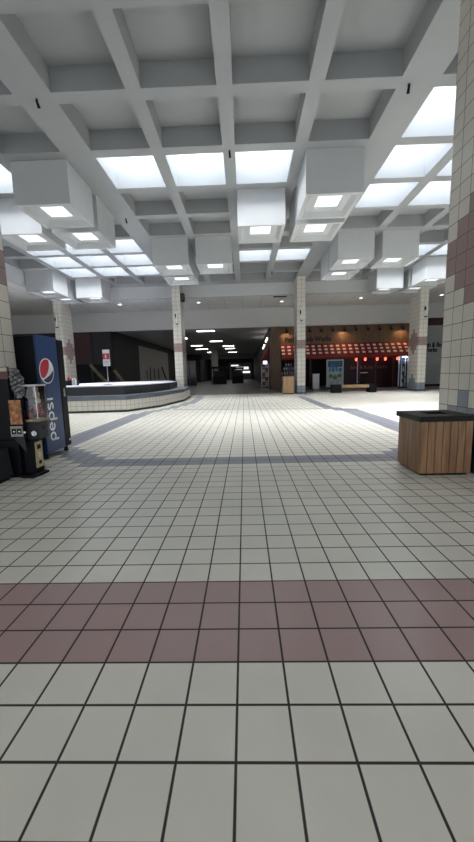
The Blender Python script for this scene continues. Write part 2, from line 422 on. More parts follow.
# fixtures on the columns: white tube on a black bracket
for x, lab in ((3.36, 'white tube bracket high on the middle far column'), (-3.86, 'white tube bracket high on the column at the platform end'),
               (10.45, 'white tube bracket high on the far right column'), (-10.92, 'white tube bracket high on the column behind the drink machine')):
    t = thing('banner_bracket', lab, 'bracket', (x, YF, 4.5), 'banner brackets on the far columns')
    MB().cyl((x, YF - .07, 4.28), (x, YF - .07, 4.95), .03, n=10).build('tube', mat('bracket_white', (.8, .8, .78), .4), t)
    MB().box(x - .09, x - .02, YF - .1, YF, 4.62, 4.8).build('clamp', BLACK, t)
    MB().box(x - .07, x + .07, YF - .1, YF, 4.22, 4.27).build('foot', DARK, t)
t = thing('speaker', 'small black speaker fixed to the side of the platform-end column', 'speaker', (-3.5, YF + .2, 5.75))
MB().box(-3.62, -3.4, YF + .1, YF + .4, 5.55, 6.0).build('cabinet', BLACK, t, bevel=.02)
MB().box(-3.595, -3.425, YF + .085, YF + .1, 5.6, 5.95).build('grille', DARK, t)

# small dark spotlights under the beams
for k, (x, y, lab) in enumerate(((-3.93, 7.4, 'dark spotlight under the wide beam at upper left'), (3.27, 7.45, 'dark spotlight under the wide beam at upper right'),
        (-.245, 9.2, 'dark spotlight under the thin beam left of the central skylights'), (-3.97, 12.6, 'dark spotlight under the left wide beam past the near boxes'),
        (-8.0, 21.0, 'small dark spotlight on the far beam at left'), (-2.6, 20.9, 'small dark spotlight on the far beam at centre'), (1.6, 19.4, 'small dark spotlight on the far beam right of centre'))):
    t = thing('spotlight', lab, 'spotlight', (x, y, ZB), 'spotlights under the ceiling beams')
    MB().cyl((x, y, ZB), (x, y, ZB - .05), .022, n=12).build('mount', DARK, t)
    MB().cyl((x, y - .02, ZB - .03), (x + .01, y + .05, ZB - .13), .02, .03, n=12).build('can', BLACK, t)
# downlights in the soffit
for x, y, lab in ((-8.09, 23.2, 'round downlight in the soffit above the platform'), (-12.1, 23.2, 'round downlight in the soffit above the drink machine'), 
                  (7.73, 23.5, 'round downlight in the soffit above the awning shop'), (-2.9, 23.3, 'round downlight in the soffit before the dark concourse'),
                  (2.6, 23.8, 'round downlight in the soffit left of the middle column'), (12.83, 23.3, 'round downlight in the soffit right of the far right column')):
    t = thing('downlight', lab, 'ceiling light', (x, y, ZS), 'downlights in the soffit')
    MB().lathe((x, y, ZS), [(.16, 0), (.16, -.02), (.115, -.02), (.11, -.004)], 18).build('trim_ring', WHITE, t)
    MB().cyl((x, y, ZS - .012), (x, y, ZS - .004), .112).build('lens', DOWN, t)
t = thing('air_vent', 'dark slotted air vent in the soffit left of the middle column', 'air vent', (2.3, 22.3, ZS))
MB().box(1.9, 2.75, 22.15, 22.45, ZS - .02, ZS - .001).build('frame', DARK, t)
sl = MB()
for k in range(4): sl.box(1.93, 2.72, 22.18 + k * .065, 22.21 + k * .065, ZS - .03, ZS - .02)
sl.build('slats', BLACK, t)

# ------------------------------------------------------------------ platform
outer = [(-9.6, 12.35), (-6.4, 12.42), (-4.38, 12.55), (-3.55, 14.2), (-3.08, 17.2), (-3.25, 20.4), (-4.2, 20.44), (-4.6, 24), (-9.6, 24)]
inner = [(-9.5, 13.0), (-6.4, 13.05), (-4.65, 13.15), (-4.05, 14.4), (-3.68, 16.9), (-3.9, 19.9), (-4.5, 20.1), (-4.9, 23.6), (-9.5, 23.6)]
t = thing('platform', 'low tiled platform with blue ledge and white top at left', 'platform', (-6.4, 17, 0))
def loop(off): return [(x + (.0 if off == 0 else off * (1 if x > -9 else 0)), y) for x, y in outer]
b = MB()
n = len(outer); ts = .2
for k in range(n):
    a, c = Vector(outer[k]), Vector(outer[(k + 1) % n]); L = (c - a).length; m = max(1, round(L / ts))
    for r in range(2):
        z0, z1 = .05 + r * ts, .05 + (r + 1) * ts
        for j in range(m):
            p, q = a.lerp(c, j / m), a.lerp(c, (j + 1) / m)
            b.poly([(*p, z0), (*q, z0), (*q, z1), (*p, z1)], 0, U4)
b.build('tiled_wall', P_tile, t)
def grow(pts, d):
    mx = sum(p[0] for p in pts) / len(pts); my = sum(p[1] for p in pts) / len(pts); o = []
    for x, y in pts:
        v = Vector((x - mx, y - my)); v.normalize(); o.append((x + v.x * d, y + v.y * d))
    return o
MB().prism(grow(outer, .015), 0, .075).build('kick_base', mat('platform_base', (.03, .035, .04), .5), t)
MB().prism(grow(outer, .03), .45, .61).build('ledge', mat('ledge_blue', (.105, .125, .155), .35, noise=.08), t)
MB().prism(inner, .61, .93).build('drum', mat('platform_drum', (.035, .037, .042), .5, noise=.06), t)
MB().prism(grow(inner, .03), .93, .965).build('platform_top', mat('platform_white', (.52, .52, .58), .4, noise=.03), t)
ZP = .965
# sign on a stand
t = thing('sign_stand', 'white and red notice on a thin floor stand on the platform', 'sign', (-6.1, 15, ZP)); SGN = t
MB().lathe((-6.1, 15, ZP), [(.0001, .035), (.05, .035), (.22, .012), (.22, 0), (.0001, 0)], 20).build('foot', DARK, t)
MB().cyl((-6.1, 15.02, ZP + .02), (-6.1, 15.02, 1.85), .014, n=10).build('pole', CHROME, t)
MB().box(-6.25, -5.95, 14.98, 15.01, 1.77, 2.47).build('board', WHITE, t)
RED = mat('sign_red', (.36, .03, .06), .5)
MB().box(-6.25, -5.95, 14.975, 14.98, 2.06, 2.31).build('red_band', RED, t)
SW = mat('sign_white', (.8, .8, .8), .5)
text_mesh('lettering', 'E', .2, upright(-6.16, 14.974, 2.11), SW, t, .002)
ln = MB()
for k in range(3): ln.box(-6.2, -6.0, 14.976, 14.98, 1.84 + k * .06, 1.858 + k * .06)
ln.build('fine_print', mat('sign_ink', (.25, .25, .27), .6), t)
# dark box with a card
SGN.location.x += .12
t = thing('counter_box', 'small black box with red knob and white card on the platform', 'box', (-7.5, 15, ZP))
MB().prism([(-7.9, 14.9), (-7.35, 14.9), (-7.35, 15.2), (-7.9, 15.2)], ZP, ZP + .22).build('body', BLACK, t, bevel=.02)
MB().ball((-7.68, 15.05, ZP + .3), .11).build('knob', mat('dull_red', (.2, .03, .03), .5), t, smooth=True)
MB().box(-7.52, -7.32, 14.86, 14.88, ZP, ZP + .33).build('card', mat('card_white', (.55, .55, .52), .6), t)
text_mesh('card_numeral', '0', .22, upright(-7.49, 14.858, ZP + .08), BLACK, t, .001)
# wooden rails slanting down behind the platform
WRAIL = wood_mat('rail_wood', (.16, .11, .07), (.28, .21, .14), .5, axis='X')
for (xa, za, xb, zb_), lab in (((-10.9, 2.2, -9.2, .15), 'slanting wooden handrail left of the notice stand, behind the platform'), ((-9.2, 1.75, -8.05, .15), 'slanting wooden handrail just right of the notice stand, behind the platform')):
    t = thing('handrail', lab, 'handrail', (xb, 24.3, 0), 'slanting handrails behind the platform')
    d = Vector((xb - xa, 0, zb_ - za)).normalized(); nn = Vector((-d.z, 0, d.x)) * .1
    A, B = Vector((xa, 24.3, za)), Vector((xb, 24.3, zb_)); Yv = Vector((0, .08, 0))
    r = MB()
    q = [A - nn, B - nn, B + nn, A + nn]
    r.poly(q); r.poly([p + Yv for p in reversed(q)])
    for k in range(4):
        r.poly([q[(k + 1) % 4], q[k], q[k] + Yv, q[(k + 1) % 4] + Yv])
    r.build('rail', WRAIL, t)
    for f in (.05, .5, .95):
        P = A.lerp(B, f); MB().cyl((P.x, P.y + .04, 0), (P.x, P.y + .04, P.z), .025, n=8).build('post', DARK, t)

# ------------------------------------------------------------------ wooden trash bin
WBIN = wood_mat('bin_wood', (.16, .078, .034), (.31, .172, .082), .45)
x0, x1, y0, y1, zt = 2.10, 2.72, 4.10, 4.70, .67
t = thing('trash_bin', 'square wooden slatted trash bin with black top by the near right column', 'trash bin', ((x0 + x1) / 2, (y0 + y1) / 2, 0))
MB().box(x0 + .03, x1 - .03, y0 + .03, y1 - .03, 0, .05).build('plinth', BLACK, t)
MB().box(x0 + .012, x1 - .012, y0 + .012, y1 - .012, .03, zt).build('core', mat('bin_core', (.03, .018, .01), .7), t)
sl = MB()
def slats(a0, a1, m, fn):
    w = (a1 - a0) / m
    for k in range(m): fn(a0 + k * w + .003, a0 + (k + 1) * w - .003)
slats(x0, x1, 7, lambda a, c: sl.box(a, c, y0, y0 + .014, .03, zt)); slats(x0, x1, 7, lambda a, c: sl.box(a, c, y1 - .014, y1, .03, zt))
slats(y0 + .014, y1 - .014, 6, lambda a, c: sl.box(x0, x0 + .014, a, c, .03, zt)); slats(y0 + .014, y1 - .014, 6, lambda a, c: sl.box(x1 - .014, x1, a, c, .03, zt))
sl.build('slats', WBIN, t, bevel=.003)
LID = mat('bin_lid_black', (.006, .006, .006), .5, spec=.2, noise=.15, nscale=12)
hx0, hx1, hy0, hy1 = 2.27, 2.55, 4.28, 4.52
lb = MB(); X_, Y_ = [x0 - .025, hx0, hx1, x1 + .025], [y0 - .025, hy0, hy1, y1 + .025]
for i in range(3):
    for j in range(3):
        if i == 1 and j == 1: continue
        lb.box(X_[i], X_[i + 1], Y_[j], Y_[j + 1], zt, .735)
lb.build('lid', LID, t)
MB().box(hx0, hx1, hy0, hy1, zt, zt + .004).build('opening', mat('hole_black', (.003, .003, .003), .9), t)
t = thing('black_bin', 'black bin squeezed beside the wooden trash bin at the right edge', 'bin', (3.0, 4.2, 0))
MB().box(2.785, 3.13, 4.16, 4.5, .0, .66).build('body', BLACK, t, bevel=.015)
MB().box(2.775, 3.14, 4.15, 4.51, .66, .70).build('lid', BLACK, t, bevel=.01)

# ------------------------------------------------------------------ drink machine
MX, MY0, MY1, MZ = -3.17, 5.30, 6.06, 1.97
t = thing('drink_machine', 'tall blue drink vending machine with rotated white lettering at left', 'vending machine', (-3.55, 5.6, 0))
MB().box(-3.98, MX - .05, MY0, MY1, .09, MZ - .015).build('cabinet', BLACK, t, bevel=.02)
BLUE = mat('machine_blue', (.012, .052, .165), .35, noise=.12, nscale=2)
MB().box(MX - .05, MX, MY0, 5.85, .10, MZ).build('front_panel', BLUE, t, bevel=.006)
dr = MB().box(MX - .05, MX + .004, 5.853, MY1, .10, MZ - .02).build('control_panel', BLACK, t, bevel=.02)
MB().box(MX + .004, MX + .012, 5.92, 5.98, .98, 1.12).build('coin_slot', CHROME, t)
MB().box(MX + .004, MX + .02, 5.95, 6.0, .19, .23).build('lock', CHROME, t)
for x in (-3.9, -3.25):
    for y in (5.36, 6.0): MB().cyl((x, y, 0), (x, y, .1), .04, .03, n=12).build('foot', BLACK, t)
LETTER = mat('letter_white', (.82, .86, .9), .35)
def strip(b, pts, w, X, closed=False, dep=.004):
    P = [Vector(p) for p in pts]; n = len(P); L_, R_ = [], []
    for k in range(n):
        a = P[(k - 1) % n] if (closed or k) else P[k]; c = P[(k + 1) % n] if (closed or k < n - 1) else P[k]
        d = (c - a).normalized(); q = Vector((-d.y, d.x)) * w / 2; L_.append(P[k] + q); R_.append(P[k] - q)
    # (u,v) reading axes -> (z up, -y)
    def W_(p, x): return (x, LY - p.y, LZ + p.x)
    for k in range(n if closed else n - 1):
        j = (k + 1) % n
        b.poly([W_(L_[k], X), W_(R_[k], X), W_(R_[j], X), W_(L_[j], X)])
    return b
def arc(cx_, cy_, rx, ry, a0, a1, n=22): return [(cx_ + rx * math.cos(math.radians(a0 + (a1 - a0) * k / n)), cy_ + ry * math.sin(math.radians(a0 + (a1 - a0) * k / n))) for k in range(n + 1)]
LY, LZ = 5.585, .28; XL = MX + .003
h, wd, th = .17, .15, .034; R_, Q_ = wd / 2 - th / 2, h / 2 - th / 2
def letter(nm, u, draw):
    b = MB(); draw(b, u); b.build(nm, LETTER, t)
def dp(b, u):
    strip(b, arc(u + wd / 2, h / 2, R_, Q_, 0, 360, 28)[:-1], th, XL, True); strip(b, [(u + th / 2, h * .55), (u + th / 2, -.075)], th, XL)
def de(b, u):
    strip(b, arc(u + wd / 2, h / 2, R_, Q_, 0, 315, 28), th, XL); strip(b, [(u + th, h / 2), (u + wd - th / 2, h / 2)], th * .8, XL)
def ds(b, u):
    w_ = wd * .85
    strip(b, arc(u + w_ / 2, h * .74, w_ / 2 - th / 2, h * .26 - th / 2, 25, 270, 16) + arc(u + w_ / 2, h * .28, w_ / 2 - th / 2, h * .28 - th / 2, 90, -155, 16)[1:], th, XL)
def di(b, u):
    strip(b, [(u + .02, 0), (u + .02, h)], th, XL); strip(b, [(u + .02, h + .02), (u + .02, h + .05)], th, XL)
for nm, u, f in (('letter_p', 0, dp), ('letter_e', .165, de), ('letter_p', .335, dp), ('letter_s', .505, ds), ('letter_i', .665, di)): letter(nm, u, f)
# round emblem
gy, gz, gr = 5.49, 1.415, .185
def G(u, v, dx=.004): return (MX + dx, gy + u * gr, gz + v * gr)
e = thing  # alias unused
em = MB().poly([G(1.1 * math.cos(a), 1.1 * math.sin(a), .002) for a in [2 * PI * k / 40 for k in range(40)]]).build('emblem', LETTER, t)
redp = [(math.cos(math.radians(a)), math.sin(math.radians(a))) for a in range(66, 220, 7)] + [(-.55, -.62), (-.2, -.42), (.1, -.15), (.33, .2), (.43, .55)]
bp_ = [(math.cos(math.radians(a)), math.sin(math.radians(a))) for a in range(232, 366, 7)] + [(.8, -.08), (.45, -.33), (0, -.53), (-.35, -.66)]
def shape(nm, pts, m):
    b = MB().poly([G(u, v) for u, v in pts]); o = b.build(nm, m); o.parent = em; return o
shape('emblem_red', redp, mat('emblem_red', (.55, .03, .05), .35)); shape('emblem_blue', bp_, mat('emblem_navy', (.008, .02, .055), .35))

# ------------------------------------------------------------------ toy and candy machines
GREY = mat('machine_grey', (.028, .03, .034), .5, spec=.25)
t = thing('toy_machine', 'toy vending machine with clear display case on black pedestal beside drink machine', 'vending machine', (-2.82, 4.5, 0))
MB().prism([(-2.99, 4.32), (-2.79, 4.29), (-2.755, 4.6), (-2.99, 4.66)], 0, .035).build('base_plate', BLACK, t, bevel=.008)
pd = MB(); 
lo = [(-2.985, 4.44, .035), (-2.845, 4.44, .035), (-2.845, 4.64, .035), (-2.985, 4.64, .035)]
hi = [(-2.985, 4.43, .5), (-2.835, 4.43, .5), (-2.835, 4.65, .5), (-2.985, 4.65, .5)]
pd.poly(lo[::-1]); pd.poly(hi)
for k in range(4): pd.poly([lo[k], lo[(k + 1) % 4], hi[(k + 1) % 4], hi[k]])
pd.build('pedestal', BLACK, t)
GOLD = mat('gold_plate', (.52, .42, .25), .5, noise=.2, nscale=30)
pl = MB().prism([(-2.842, 4.455), (-2.828, 4.455), (-2.828, 4.605), (-2.842, 4.605)], .1, .45).build('price_plate', GOLD, t)
MB().box(-2.829, -2.826, 4.49, 4.57, .35, .41).build('plate_mark', BLACK, pl); MB().box(-2.829, -2.826, 4.5, 4.56, .14, .19).build('plate_mark', BLACK, pl)
MB().cyl((-2.829, 4.53, .27), (-2.824, 4.53, .27), .035, n=18).build('plate_seal', WHITE, pl)
MB().box(-2.985, -2.74, 4.44, 4.65, .5, .735).build('coin_box', GREY, t, bevel=.01)
MB().cyl((-2.74, 4.54, .64), (-2.735, 4.54, .64), .03, n=16).build('keyhole', BLACK, t)
cm = MB().cyl((-2.80, 4.43, .58), (-2.80, 4.41, .58), .035, n=16).build('coin_knob', CHROME, t)
MB().box(-2.81, -2.79, 4.395, 4.41, .55, .61).build('knob_handle', CHROME, cm)
WEDGE = wood_mat('case_wood', (.22, .15, .09), (.40, .29, .18), .5, axis='Y')
MB().box(-3.025, -2.715, 4.42, 4.67, .735, .765).build('case_floor', WEDGE, t)
xa, xb, ya, yb, za, zb2 = -3.02, -2.735, 4.43, 4.66, .765, 1.20
GLASS = bpy.data.materials.new('clear_acrylic'); GLASS.use_nodes = True
nt = GLASS.node_tree; N = nt.nodes.new; o_ = nt.nodes['Material Output']; nt.nodes.remove(nt.nodes['Principled BSDF'])
tp = N('ShaderNodeBsdfTransparent'); gl = N('ShaderNodeBsdfGlossy'); gl.inputs['Roughness'].default_value = .08; ms = N('ShaderNodeMixShader'); ms.inputs[0].default_value = .04
nt.links.new(tp.outputs[0], ms.inputs[1]); nt.links.new(gl.outputs[0], ms.inputs[2]); nt.links.new(ms.outputs[0], o_.inputs[0])
g_ = MB(); g_.box(xa, xb, ya, ya + .005, za, zb2); g_.box(xb - .005, xb, ya + .005, yb, za, zb2); g_.box(xa, xa + .005, ya + .005, yb, za, zb2)
g_.build('glass_panes', GLASS, t)
MB().box(xa, xb, yb, yb + .01, za, zb2).build('back_panel', BLACK, t)
rim = MB().box(xa - .008, xb + .008, ya - .008, yb + .015, zb2, zb2 + .022).build('top_rim', WHITE, t, bevel=.004)
pst = MB()
for px_, py_ in ((xb - .008, ya), (xa, ya), (xb - .008, yb - .008)): pst.box(px_, px_ + .008, py_, py_ + .008, za, zb2)
pst.build('corner_posts', CHROME, t)
TOYC = [(.55, .45, .38), (.5, .12, .14), (.75, .7, .68), (.08, .12, .35), (.12, .12, .13), (.45, .3, .12), (.55, .2, .25), (.1, .25, .2)]
k = 0
for (px_, py_, pz_, r_, ci) in ((-2.735, 4.53, 1.09, .055, 0), (-2.73, 4.55, 1.0, .045, 2), (-2.74, 4.52, .87, .055, 6), (-2.73, 4.61, .84, .045, 1), (-2.83, 4.5, .82, .055, 4),
        (-2.92, 4.52, .81, .045, 3), (-2.86, 4.6, .85, .06, 4), (-2.81, 4.47, .80, .035, 1), (-2.90, 4.6, .92, .05, 3), (-2.82, 4.58, .94, .05, 7), (-2.75, 4.6, .94, .045, 5)):
    px_ -= .055; o = thing('plush_toy', ['tan plush toy highest against the case side glass', 'white plush toy below the tan one in the toy case', 'pink plush toy low at the case side glass', 'red plush toy low in the rear corner of the toy case',
        'black plush toy low in front of the toy case', 'navy plush toy low at the left of the toy case', 'large black plush toy in the middle of the toy pile', 'small red plush toy at the front glass of the toy case',
        'navy plush toy on top of the toy pile at left', 'dark green plush toy on top of the toy pile', 'brown plush toy above the red one in the toy case'][k], 'toy', (px_, py_, pz_), 'plush toys in the display case')
    m_ = mat('plush_%d' % ci, tuple(v * .55 for v in TOYC[ci]), .9, noise=.2, nscale=40)
    MB().ball((px_, py_, pz_), r_ * .8, sq=(1, .9, 1.05)).build('body', m_, o, smooth=True)
    MB().ball((px_, py_ - r_ * .2, pz_ + r_ * 1.05), r_ * .55).build('head', m_, o, smooth=True)
    for s_ in (-1, 1): MB().ball((px_ + s_ * r_ * .45, py_ - r_ * .1, pz_ + r_ * 1.5), r_ * .22, n=8).build('ear', m_, o, smooth=True)
    k += 1
t = thing('candy_machine', 'black candy vending machine with orange picture panel and silver top at left edge', 'vending machine', (-3.2, 4.45, 0))
MB().box(-3.5, -3.0, 4.36, 4.64, 0, .035).build('base_plate', BLACK, t)
MB().box(-3.45, -3.005, 4.38, 4.6, .035, .5).build('pedestal', BLACK, t, bevel=.01)
MB().box(-3.52, -3.035, 4.36, 4.62, .5, 1.3).build('cabinet', BLACK, t, bevel=.015)
MB().box(-3.0, -2.895, 4.36, 4.42, .5, 1.05).build('side_bay', BLACK, t, bevel=.006)
PANEL = mat('orange_panel', (.40, .17, .06), .5, noise=.6, nscale=22)
MB().box(-3.05, -2.90, 4.345, 4.36, .715, 1.03).build('picture_panel', PANEL, t)
cp = MB().box(-3.06, -2.905, 4.34, 4.36, .555, .69).build('coin_plate', mat('coin_plate', (.30, .30, .28), .45, .4), t)
for x in (-3.015, -2.945):
    q = MB().box(x - .025, x + .025, 4.33, 4.34, .59, .66).build('coin_slot', BLACK, cp)
    MB().cyl((x + .012, 4.32, .625), (x + .012, 4.33, .625), .012, n=10).build('knob', CHROME, cp)
MB().cyl((-2.89, 4.36, .61), (-2.87, 4.33, .61), .014, n=10).build('turn_handle', CHROME, t)
# sloping grey chute below
ch = MB(); c3 = [(-3.03, 4.35, .53), (-2.9, 4.35, .56), (-2.885, 4.35, .34)]
ch.poly(c3); ch.poly([(x, y + .02, z) for x, y, z in c3[::-1]])
for k in range(3): ch.poly([c3[(k + 1) % 3], c3[k], (c3[k][0], 4.37, c3[k][2]), (c3[(k + 1) % 3][0], 4.37, c3[(k + 1) % 3][2])])
ch.build('chute', GREY, t)
SILV = mat('foil_silver', (.2, .2, .21), .3, .5, noise=.25, nscale=9)
gb = MB()
rs = random.Random(3)
gb.cyl((-2.93, 4.40, 1.04), (-2.93, 4.40, 1.09), .03, n=12)
for k in range(46):
    q = k / 45; a = k * 2.4; w_ = .062 * math.sin(PI * (.12 + .8 * q)) ** .7
    gb.ball((-2.925 - .055 * q + w_ * math.cos(a), 4.42 + w_ * math.sin(a), 1.09 + .33 * q), .017 + .014 * rs.random(), n=7)
gb.build('silver_spiral', SILV, t, smooth=True)
hd = MB().box(-3.4, -3.03, 4.36, 4.4, 1.3, 1.46).build('header_card', mat('header_maroon', (.10, .04, .04), .5), t)
MB().box(-3.4, -3.03, 4.35, 4.36, 1.40, 1.45).build('header_stripe', mat('header_cream', (.45, .42, .37), .5), hd)
t = thing('floor_tub', 'dark grey tub on the floor before the candy machine, at the left edge', 'tub', (-3.2, 4.25, 0))
tb = MB(); lo = [(-3.5, 4.08), (-3.09, 4.08), (-3.06, 4.3), (-3.5, 4.3)]; hi = [(-3.5, 4.1), (-3.14, 4.1), (-3.1, 4.3), (-3.5, 4.3)]
L4 = [(x, y, .05) for x, y in lo]; H4 = [(x, y, .38 if y < 4.2 else .42) for x, y in hi]
tb.poly(L4[::-1]); tb.poly(H4)
for k in range(4): tb.poly([L4[k], L4[(k + 1) % 4], H4[(k + 1) % 4], H4[k]])
tb.build('body', mat('tub_grey', (.02, .021, .025), .55, spec=.2), t, bevel=.01)
MB().box(-3.48, -3.1, 4.1, 4.29, 0, .05).build('foot', BLACK, t)

# ------------------------------------------------------------------ awning shop
YS = 26.3
SHW = wood_mat('shop_wood', (.11, .058, .03), (.18, .10, .055), .6)
PIERW = wood_mat('pier_wood', (.085, .05, .03), (.14, .085, .05), .55)
t = thing('storefront', 'dark shop front with wooden signboard under a red and white awning', 'shop front', (7.2, YS, 0))
MB().box(1.98, 2.76, 26.0, YS + .3, 0, ZH).build('corner_pier', PIERW, t)
sbm = MB()
x = 2.76
while x < 12.3:
    x2 = min(x + .3, 12.3); sbm.box(x, x2 - .01, YS - .02 - .006 * (int(x * 10) % 2), YS + .1, 3.2, ZH); x += .3
sg = sbm.build('signboard', SHW, t)
INK = mat('sign_black', (.006, .005, .005), .5)
text_mesh('sign_lettering', 'Bath & Body Works', .46, upright(3.08, YS - .05, 3.55), INK, sg, .02, sx=.91, offset=.02).location = (0, 0, 0)
# awning
AW = mat('awning_red', (.24, .014, .016), .7, noise=.1); AWW = mat('awning_white', (.90, .74, .68), .7); AWD = mat('awning_dark_red', (.13, .010, .012), .7)
ab = MB()
ax0, ax1 = 2.78, 12.32; za_, zb_ = 3.36, 2.32; ya_, yb_ = YS - .05, YS - .95
rows = 8; cw = .225; ncol = int((ax1 - ax0) / cw)
for r in range(rows):
    f0, f1 = r / rows, (r + 1) / rows
    for c in range(ncol):
        mi = 1 if (c % 2 == 0 and r in (1, 3, 5)) else (2 if (r in (0, 2, 4, 6) and c % 2 == 1) else 0)
        q = [(ax0 + c * cw, ya_ + (yb_ - ya_) * f1, za_ + (zb_ - za_) * f1), (ax0 + (c + 1) * cw, ya_ + (yb_ - ya_) * f1, za_ + (zb_ - za_) * f1),
             (ax0 + (c + 1) * cw, ya_ + (yb_ - ya_) * f0, za_ + (zb_ - za_) * f0), (ax0 + c * cw, ya_ + (yb_ - ya_) * f0, za_ + (zb_ - za_) * f0)]
        ab.poly(q, mi)
axe = ax0 + ncol * cw
for xx in (ax0, axe): ab.poly([(xx, ya_, za_), (xx, yb_, zb_), (xx, ya_, zb_)], 0)
aw = ab.build('awning', [AW, AWW, AWD], t)
vb = MB()
for c in range(int((axe - ax0) / .3)):
    xa = ax0 + c * .3; vb.poly([(xa, yb_, zb_), (xa, yb_, zb_ - .11), (xa + .15, yb_, zb_ - .15), (xa + .3, yb_, zb_ - .11), (xa + .3, yb_, zb_)])
vb.build('valance', AWD, aw)
# glazing and doors
fr = MB()
for x in (2.76, 5.0, 7.45, 8.7, 9.9, 11.2, 12.3): fr.box(x - .04, x + .04, YS, YS + .08, 0, 3.2)
fr.box(2.76, 12.3, YS, YS + .08, 2.3, 2.4); fr.build('window_frames', mat('dark_red_frame', (.05, .01, .012), .4), t)
MB().box(7.45, 12.3, YS + .03, YS + .05, 0, 3.2).build('glass_front', mat('shop_glass_dark', (.022, .005, .009), .35, spec=.2), t)
MB().box(8.49, 8.56, YS - .01, YS + .02, .35, 2.0).build('door_edge', mat('door_edge_steel', (.4, .4, .62), .3, .2), t)
MB().box(8.75, 9.25, YS - .03, YS + .02, 1.1, 1.16).build('push_bar', CHROME, t)
text_mesh('glass_lettering', 'Bath & Body Works', .34, upright(8.0, YS + .02, 1.42), mat('faded_lettering', (.17, .10, .11), .6), t, .003, sx=.98)
# interior shell
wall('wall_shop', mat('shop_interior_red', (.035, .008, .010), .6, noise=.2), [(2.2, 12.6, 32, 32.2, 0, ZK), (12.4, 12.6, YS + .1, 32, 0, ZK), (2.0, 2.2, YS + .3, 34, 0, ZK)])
# gooseneck lamps
GN = 'gooseneck lamps over the wooden signboard'
names = ['first', 'second', 'third', 'fourth', 'fifth', 'sixth', 'seventh', 'eighth', 'ninth', 'tenth', 'eleventh']
WARM = mat('warm_bulb', (1, .8, .5), .5, emit=(1, .62, .28), es=3.)
COLD = mat('unlit_bulb', (.3, .28, .25), .4)
for k in range(11):
    x = 3.15 + k * .845; lit = k in (0, 5, 10)
    t = thing('gooseneck_lamp', ('lit' if lit else 'unlit') + ' black gooseneck lamp, %s from the left over the signboard' % names[k], 'lamp', (x, YS, 4.4), GN)
    arm = MB(); pts = [(x, YS - .02, 4.35)] + [(x, YS - .25 - .22 * math.cos(a), 4.35 + .2 * math.sin(a)) for a in (0.2 + PI * .0, PI * .5)][::-1] + [(x, YS - .48, 4.32)]
    for p, q in zip(pts, pts[1:]): arm.cyl(p, q, .018, n=8)
    arm.build('arm', BLACK, t)
    MB().lathe((x, YS - .48, 4.33), [(.03, .03), (.05, 0), (.15, -.14)], 14).build('shade', BLACK, t, smooth=True)
    MB().ball((x, YS - .48, 4.27), .04).build('bulb', WARM if lit else COLD, t, smooth=True)
    if lit:
        li = bpy.data.lights.new('lamp_light', 'SPOT'); li.energy = 22; li.color = (1, .6, .28); li.shadow_soft_size = .05; li.spot_size = 2.4; li.spot_blend = .6
        lo_ = bpy.data.objects.new('lamp_light', li); C.objects.link(lo_); lo_.location = (x, YS - .48, 4.21); lo_.rotation_euler = (math.radians(35), 0, 0)
# red pendants
PEND = mat('red_pendant_glow', (.6, .05, .03), .4, emit=(1, .10, .05), es=3.0); PENB = mat('pendant_bulb_glow', (1, .6, .4), .4, emit=(1, .5, .32), es=9.0)
for k, x in enumerate((8.32, 8.98, 9.86, 10.46, 11.35)):
    t = thing('pendant_lamp', 'glowing red pendant lamp under the awning, %s from the left' % names[k], 'lamp', (x, YS - .3, 2.3), 'red pendants under the awning')
    MB().cyl((x, YS - .3, 2.62), (x, YS - .3, 2.26), .012, n=6).build('cord', BLACK, t)
    MB().lathe((x, YS - .3, 2.26), [(.03, 0), (.075, -.05), (.085, -.15), (.06, -.25)], 14).build('shade', PEND, t, smooth=True)
    MB().ball((x, YS - .3, 2.05), .045).build('bulb', PENB, t, smooth=True)
# things before and inside the shop
t = thing('display_stand', 'light wooden block stand left of the middle column base', 'stand', (2.65, 20.8, 0))
LW = wood_mat('stand_wood', (.36, .22, .11), (.52, .34, .19), .5)
MB().box(2.30, 2.98, 20.75, 21.35, .05, 1.06).build('body', LW, t, bevel=.01); MB().box(2.33, 2.95, 20.78, 21.32, 0, .05).build('plinth', BLACK, t)
MB().box(2.28, 3.0, 20.73, 21.37, 1.06, 1.09).build('top', mat('stand_top', (.07, .05, .04), .5), t)
# tiered shelf with goods seen above the stand
t = thing('tiered_shelf', 'dark tiered merchandise shelf inside the shop behind the wooden stand', 'shelf', (3.3, 27.2, 0))
for k, (z, hw) in enumerate(((.75, .8), (1.15, .65), (1.5, .5), (1.8, .35))):
    MB().box(3.5 - hw, 3.5 + hw, 27.0, 27.4, z - .04, z).build('shelf_board', WHITE if k == 0 else DARK, t)
MB().box(3.2, 3.8, 27.1, 27.3, 0, 1.76).build('spine', DARK, t)
kk = 0
GC = [(.6, .5, .5), (.5, .1, .1), (.12, .2, .4), (.55, .4, .2), (.7, .7, .7)]
for z, hw, tn in ((.75, .8, 'lowest'), (1.15, .65, 'second'), (1.5, .5, 'third'), (1.8, .35, 'top')):
    m = int(hw * 2 / .2)
    for j in range(m):
        x = 3.5 - hw + .1 + j * .2
        o = MB().lathe((x, 27.1, z), [(.0001, 0), (.055, 0), (.06, .02), (.06, .14), (.025, .17), (.025, .22), (.0001, .22)], 10).build('lotion_bottle', mat('bottle_%d' % (kk % 5), GC[kk % 5], .3))
        tag(o, 'small %s bottle on the %s tier of the shelf in the shop' % (['pinkish', 'red', 'navy', 'tan', 'white'][kk % 5], tn), 'bottle', 'bottles on the %s tier' % tn); kk += 1
t = thing('pedestal', 'plain white pedestal just right of the middle column', 'pedestal', (5.15, 25, 0))
